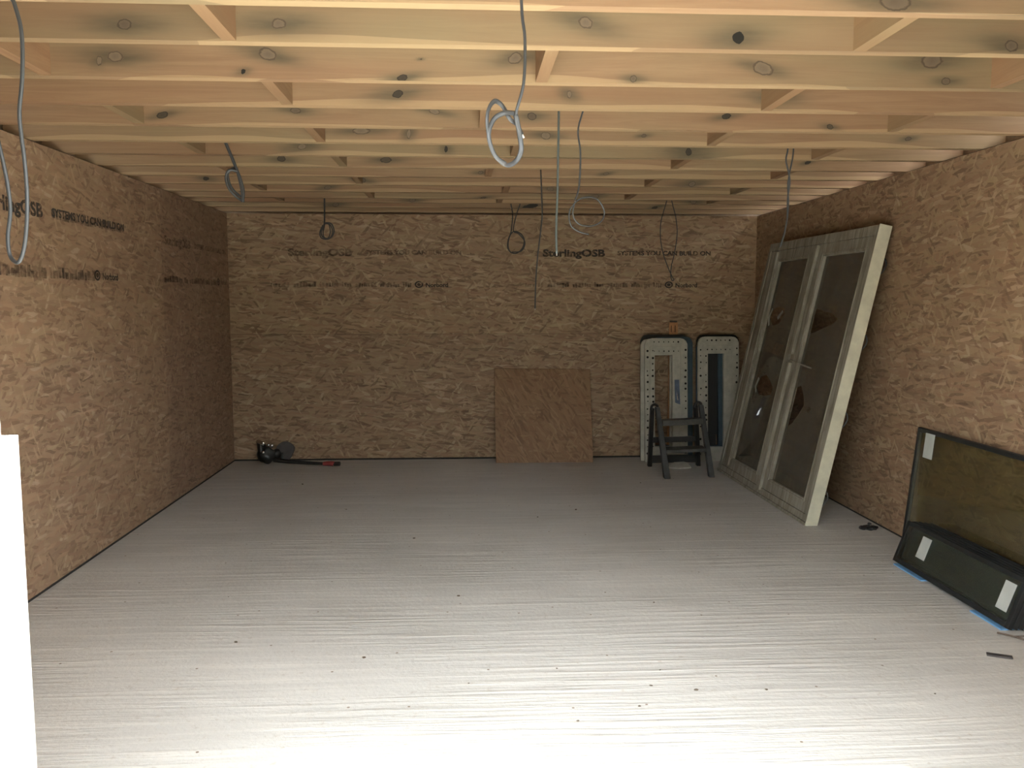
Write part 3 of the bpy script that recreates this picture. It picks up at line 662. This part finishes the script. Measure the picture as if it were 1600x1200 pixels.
# ------------------------------------------------------------------ white perforated frames leaning in a bundle at the back wall
def perforated_frame(xc, w, hgt, yb, yt, tx, mats, label, cat, holes=True, depth=.035, xtop=0.0, group=None, tapebit=False, inner=(.095,.150,.165)):
    O = Vector((xc, yb, 0)); up = Vector((xtop, yt-yb, hgt)).normalized(); L = Vector((xtop, yt-yb, hgt)).length
    X = Vector((1, 0, 0)); nrm = X.cross(up).normalized()
    if nrm.y > 0: nrm = -nrm
    lift = abs(nrm.z)*depth
    def q(x, v, n=0.0): return O + X*x + up*v + nrm*n + Vector((0, 0, .002))
    o = thing('perforated_frame', (xc, yb, 0), label, cat, group)
    hw = w/2; c = .045; lw, rw, tw = inner
    out = [(-hw, 0), (hw, 0), (hw, L-c*1.3), (hw-.015, L-c*.55), (hw-c*.8, L-.008), (hw-c*1.6, L), (-hw+c*1.6, L), (-hw+c*.8, L-.008), (-hw+.015, L-c*.55), (-hw, L-c*1.3)]
    inn = [(-hw+lw, .14), (hw-rw, .14), (hw-rw, L-tw), (-hw+lw, L-tw)]
    b = MB(); b.prism([q(x, v, 0) for x, v in out], nrm*-depth, [[q(x, v, 0) for x, v in inn]])
    rim = b.make('rim', mats[0], o).data
    # raised inner lip
    m = .50
    o2 = [(-hw+lw*m, .10), (hw-rw*.45, .10), (hw-rw*.45, L-tw*m), (-hw+lw*m, L-tw*m)]
    b = MB(); b.prism([q(x, v, .0002) for x, v in o2], nrm*.008, [[q(x, v, .0002) for x, v in inn]])
    b.make('raised_lip', mats[0], o, bevel=.003)
    if holes:
        rs = random.Random(int(xc*100)); spots = []
        for k in range(17):
            v = .08 + k*(L-.20)/16
            for x, n in ((-hw+lw*.27, 0), (-hw+lw*.80, .008), (hw-rw*.14, 0)):
                if rs.random() < .85: spots.append((x+rs.uniform(-.003,.003), v+rs.uniform(-.01,.01), n, rs.choice((.006, .008, .011))))
        for k in range(6):
            x = -hw+.09 + k*(w-.18)/5
            spots.append((x, L-tw*.22, 0, rs.choice((.006, .009)))); spots.append((x, L-tw*.76, .008, rs.choice((.0045, .007))))
        rim.materials.append(M['hole']); bmh = bmesh.new(); bmh.from_mesh(rim)
        for (x, v, n, r) in spots:
            cen = q(x, v, n+.0012) - Vector(o['_b'])
            f = bmh.faces.new([bmh.verts.new(cen + X*(r*math.cos(a)) + up*(r*math.sin(a))) for a in [2*math.pi*j/10 for j in range(10)]]); f.material_index = 1
        bmh.to_mesh(rim); bmh.free()
    if tapebit:
        b = MB(); b.prism([q(hw-.125, L-.62, .009), q(hw-.075, L-.64, .009), q(hw-.085, L-.40, .009), q(hw-.130, L-.40, .009)], nrm*.001); b.make('tape', M['tape'], o)
        b = MB(); b.prism([q(hw-.105, L-.59, .0105), q(hw-.092, L-.60, .0105), q(hw-.108, L-.50, .0105)], nrm*.001); b.make('tape_glint', M['chrome'], o)
    return o
PG = 'perforated frames against the back wall'
WM, BM, DM = M['white_metal'], M['blue_metal'], M['black']
perforated_frame(4.165, .415, 1.185, 7.925, 8.030, 0, (WM,), 'left white perforated metal frame with blue tape on it, leaning by the back wall', 'frame', group=PG, tapebit=True)
perforated_frame(4.675, .400, 1.200, 7.935, 8.030, 0, (WM,), 'right white perforated metal frame behind the edge of the old window', 'frame', group=PG)
perforated_frame(4.135, .415, 1.175, 7.985, 8.075, 0, (WM,), 'pale metal frame showing as a narrow edge behind the left perforated frame', 'frame', holes=False, depth=.03, group=PG, inner=(.07,.13,.14))
perforated_frame(4.245, .400, 1.195, 8.018, 8.108, 0, (BM,), 'dark blue metal frame standing behind the left white frame', 'frame', holes=False, depth=.022, group=PG, inner=(.010,.05,.12))
perforated_frame(4.672, .400, 1.150, 7.985, 8.080, 0, (BM,), 'dark blue metal frame standing behind the right white frame', 'frame', holes=False, depth=.022, group=PG, inner=(.08,.185,.10))
perforated_frame(4.175, .470, 1.215, 8.048, 8.140, 0, (DM,), 'black frame, rearmost behind the left white frame', 'frame', holes=False, depth=.022, group=PG, inner=(.05,.05,.10))
perforated_frame(4.700, .420, 1.215, 8.048, 8.140, 0, (DM,), 'black frame filled in to darken the opening like shade, rearmost behind the right white frame', 'frame', holes=False, depth=.022, group=PG, inner=(.19,.21,.98))  # nearly solid black stands in for deep shade inside the opening
b = MB()
st = thing('wooden_post', (4.270, 8.165, 0), 'orange timber post with a slotted top standing behind the white frames', 'post')
b.box((4.228, 8.160, 0), (4.310, 8.188, 1.335)); b.make('shaft', M['orange_wood'], st, bevel=.002)
for x in (4.250, 4.288):
    b = MB(); b.box((x-.008, 8.157, 1.24), (x-.002, 8.1598, 1.305)); b.make('slot', M['hole'], st)
b = MB(); b.box((4.235, 8.162, 1.3352), (4.303, 8.186, 1.352)); b.make('cap', M['plate'], st, bevel=.003)

# ------------------------------------------------------------------ small step stool
sl = thing('step_stool', (4.19, 7.40, 0), 'small dark grey two-step stool standing in front of the white frames', 'stool')
LF, RF = Vector((3.990, 7.175, 0)), Vector((4.395, 7.215, 0))       # front feet
LTp, RTp = Vector((3.945, 7.40, .600)), Vector((4.345, 7.42, .615))  # tops
LBk, RBk = Vector((3.955, 7.72, 0)), Vector((4.42, 7.73, 0))
def leg(a, b_, w0, w1, t, nm, mat):
    m = MB(); d = (b_-a); xx = Vector((1,0,0)); yy = Vector((0,1,0))
    m.hexa([a-xx*w0/2-yy*t/2, a+xx*w0/2-yy*t/2, a+xx*w0/2+yy*t/2, a-xx*w0/2+yy*t/2, b_-xx*w1/2-yy*t/2, b_+xx*w1/2-yy*t/2, b_+xx*w1/2+yy*t/2, b_-xx*w1/2+yy*t/2])
    return m.make(nm, mat, sl, bevel=.006)
leg(LF, LTp, .056, .036, .060, 'leg', M['stool']); leg(RF, RTp, .050, .036, .060, 'leg', M['stool'])
leg(LBk, LTp+Vector((-.038,.03,-.01)), .038, .034, .055, 'leg', M['black']); leg(RBk, RTp+Vector((-.040,.03,-.01)), .038, .034, .055, 'leg', M['black'])
for P0 in (LTp, RTp):
    m = MB(); c0 = P0+Vector((-.020,.010,.0)); m.tube([c0+Vector((-.032,0,-.03)), c0+Vector((-.026,0,.008)), c0+Vector((0,0,.022)), c0+Vector((.024,0,.008)), c0+Vector((.028,0,-.03))], .012, 8, smooth=4)
    m.make('hinge_cap', M['black'], sl, smooth=True)
def tread(k, dep, th, nm, mat, yo=0):
    a = LF.lerp(LTp, k); c = RF.lerp(RTp, k); m = MB(); y0, y1 = -.045+yo, -.045+dep+yo
    m.hexa([a+Vector((.016,y0,0)), c+Vector((-.016,y0,0)), c+Vector((-.016,y1,0)), a+Vector((.016,y1,0)), a+Vector((.016,y0,th)), c+Vector((-.016,y0,th)), c+Vector((-.016,y1,th)), a+Vector((.016,y1,th))])
    return m.make(nm, mat, sl, bevel=.004)
tread(.735, .11, .050, 'tread', M['stool_tread']); tread(.355, .17, .030, 'tread', M['stool_tread'])
m = MB(); m.bar(LBk.lerp(LTp, .45)+Vector((0,.02,0)), RBk.lerp(RTp, .45)+Vector((0,.02,0)), .02, .05); m.make('brace', M['black'], sl)
m = MB(); m.bar(LBk.lerp(LTp, .12)+Vector((0,.02,0)), RBk.lerp(RTp, .12)+Vector((0,.02,0)), .02, .07); m.make('brace', M['black'], sl)
m = MB()   # crumpled pale scrap lying under the stool
m.prism([(4.10,7.60,.002),(4.20,7.56,.002),(4.32,7.60,.002),(4.30,7.68,.03),(4.22,7.72,.04),(4.14,7.66,.02)], (0,.004,.012))
tag(m.make('scrap', M['white_metal'], base=(4.2,7.63,0)), 'crumpled pale scrap lying on the floor under the step stool', 'scrap')

# ------------------------------------------------------------------ tool lying in the back left corner
tl = thing('cutting_tool', (.42, 7.99, 0), 'dark tool with shiny chrome head and red and black handle, lying by the back wall', 'tool')
b = MB(); b.blob((.345, 8.03, .085), .085, 2, 3, .25, (1.0, .8, .98)); b.make('housing', M['dark_metal'], tl, smooth=True)
b = MB(); b.tube([(.275, 8.02, .225), (.31, 8.0, .215), (.345, 7.99, .200)], .026, 12, smooth=2); b.make('chrome_cap', M['chrome'], tl, smooth=True)
b = MB(); b.tube([(.365, 8.0, .19), (.385, 7.99, .186)], .012, 10, smooth=0); b.make('chrome_stud', M['chrome'], tl, smooth=True)
b = MB(); b.tube([(.40, 8.0, .165), (.412, 7.99, .195)], .012, 10, smooth=0); b.make('chrome_stud', M['chrome'], tl, smooth=True)
b = MB(); b.blob((.335, 7.955, .125), .014, 1, 2, 0); b.make('chrome_stud', M['chrome'], tl, smooth=True)
b = MB(); b.bar((.31, 8.02, .10), (.30, 8.03, .215), .07, .06); b.make('neck', M['dark_metal'], tl, bevel=.01)
b = MB(); b.blob((.43, 8.05, .09), .05, 5, 2, .3, (1.1, .8, 1.0)); b.make('gear_case', M['black'], tl, smooth=True)
b = MB(); b.tube([(.50, 8.0, .03), (.505, 7.985, .115)], .014, 10, smooth=0); b.make('pin', M['cable_light'], tl, smooth=True)
b = MB(); b.tube([(.42, 8.0, .045), (.58, 7.975, .030), (.82, 7.92, .024), (.95, 7.89, .022)], .015, 10, taper=(1.5, .8), smooth=4); b.make('shaft', M['dark_metal'], tl, smooth=True)
b = MB(); b.tube([(.90, 7.90, .022), (.935, 7.892, .025), (.985, 7.880, .026), (1.0, 7.878, .022)], .026, 12, taper=(.7, 1.05), smooth=3); b.make('red_grip', M['red'], tl, smooth=True)
b = MB(); b.tube([(1.0, 7.878, .024), (1.06, 7.862, .028)], .022, 10, smooth=0); b.make('black_tip', M['black'], tl, smooth=True, bevel=.004)
b = MB()
b.prism([(.50+.082*math.cos(a)*(1+.12*math.sin(3*a)), 8.135, .105+.090*math.sin(a)) for a in [2*math.pi*k/24 for k in range(24)]], (0, .03, 0))
tag(b.make('round_guard', M['grey_plastic'], base=(.53, 8.15, 0), bevel=.006), 'round dull grey disc propped on the back wall behind the tool', 'disc')

# ------------------------------------------------------------------ bits on the floor
b = MB()
for i, (dx, dy, dz, r) in enumerate([(-.03,0,.014,.022),(.0,.01,.016,.018),(.035,-.01,.014,.022),(.02,.02,.034,.010),(-.045,.0,.012,.012),(.004,-.02,.010,.02)]): b.blob((4.955+dx, 5.46+dy, dz), r, i, 2, .5, (1.3, 1, .75))
tag(b.make('scrap_lump', M['black'], base=(4.955, 5.46, 0)), 'small black crumpled lump on the floor near the right wall', 'scrap')
b = MB(); b.bar((4.508, 3.437, .0045), (4.597, 3.394, .0045), .030, .007)
tag(b.make('plastic_strip', simple('grey black strip', (.06, .055, .055), .6), base=(4.55, 3.415, 0), bevel=.001), 'short flat dark strip lying on the floor at far right', 'strip')
b = MB(); b.tube([(4.70, 3.66, .006), (4.745, 3.60, .010), (4.79, 3.545, .006)], .004, 6); b.tube([(4.735, 3.61, .008), (4.80, 3.60, .012)], .003, 6, smooth=0)
tag(b.make('twig', M['twig'], base=(4.74, 3.6, 0)), 'thin dry twig by the near end of the narrow glass stack', 'twig')
CR = [(4.08,3.09),(3.43,3.16),(3.15,3.17),(2.25,3.28),(2.9,3.05),(1.20,3.75),(1.0,4.35),(1.35,6.2),(.86,7.1),(.52,7.55),(2.75,5.9),(3.05,6.1),(3.5,5.6),(3.2,4.15),(2.2,4.3),(4.0,5.9),(3.72,7.0),(1.8,3.55),(2.62,3.4),(2.65,2.95),(1.9,5.4),(3.05,3.36),(2.98,3.22)]
for i, (x, y) in enumerate(CR):
    b = MB(); r = .0035+.003*((i*7) % 3)/2; b.blob((x, y, r*.45), r, i, 1, .6, (1.4, 1, .6))
    tag(b.make('debris_crumb', M['crumb'], base=(x, y, 0)), 'tiny dark crumb of debris lying loose on the pale concrete floor', 'debris', 'crumbs scattered on the floor')

# the construction helper property is not part of the description
for o in bpy.data.objects:
    if '_b' in o: del o['_b']
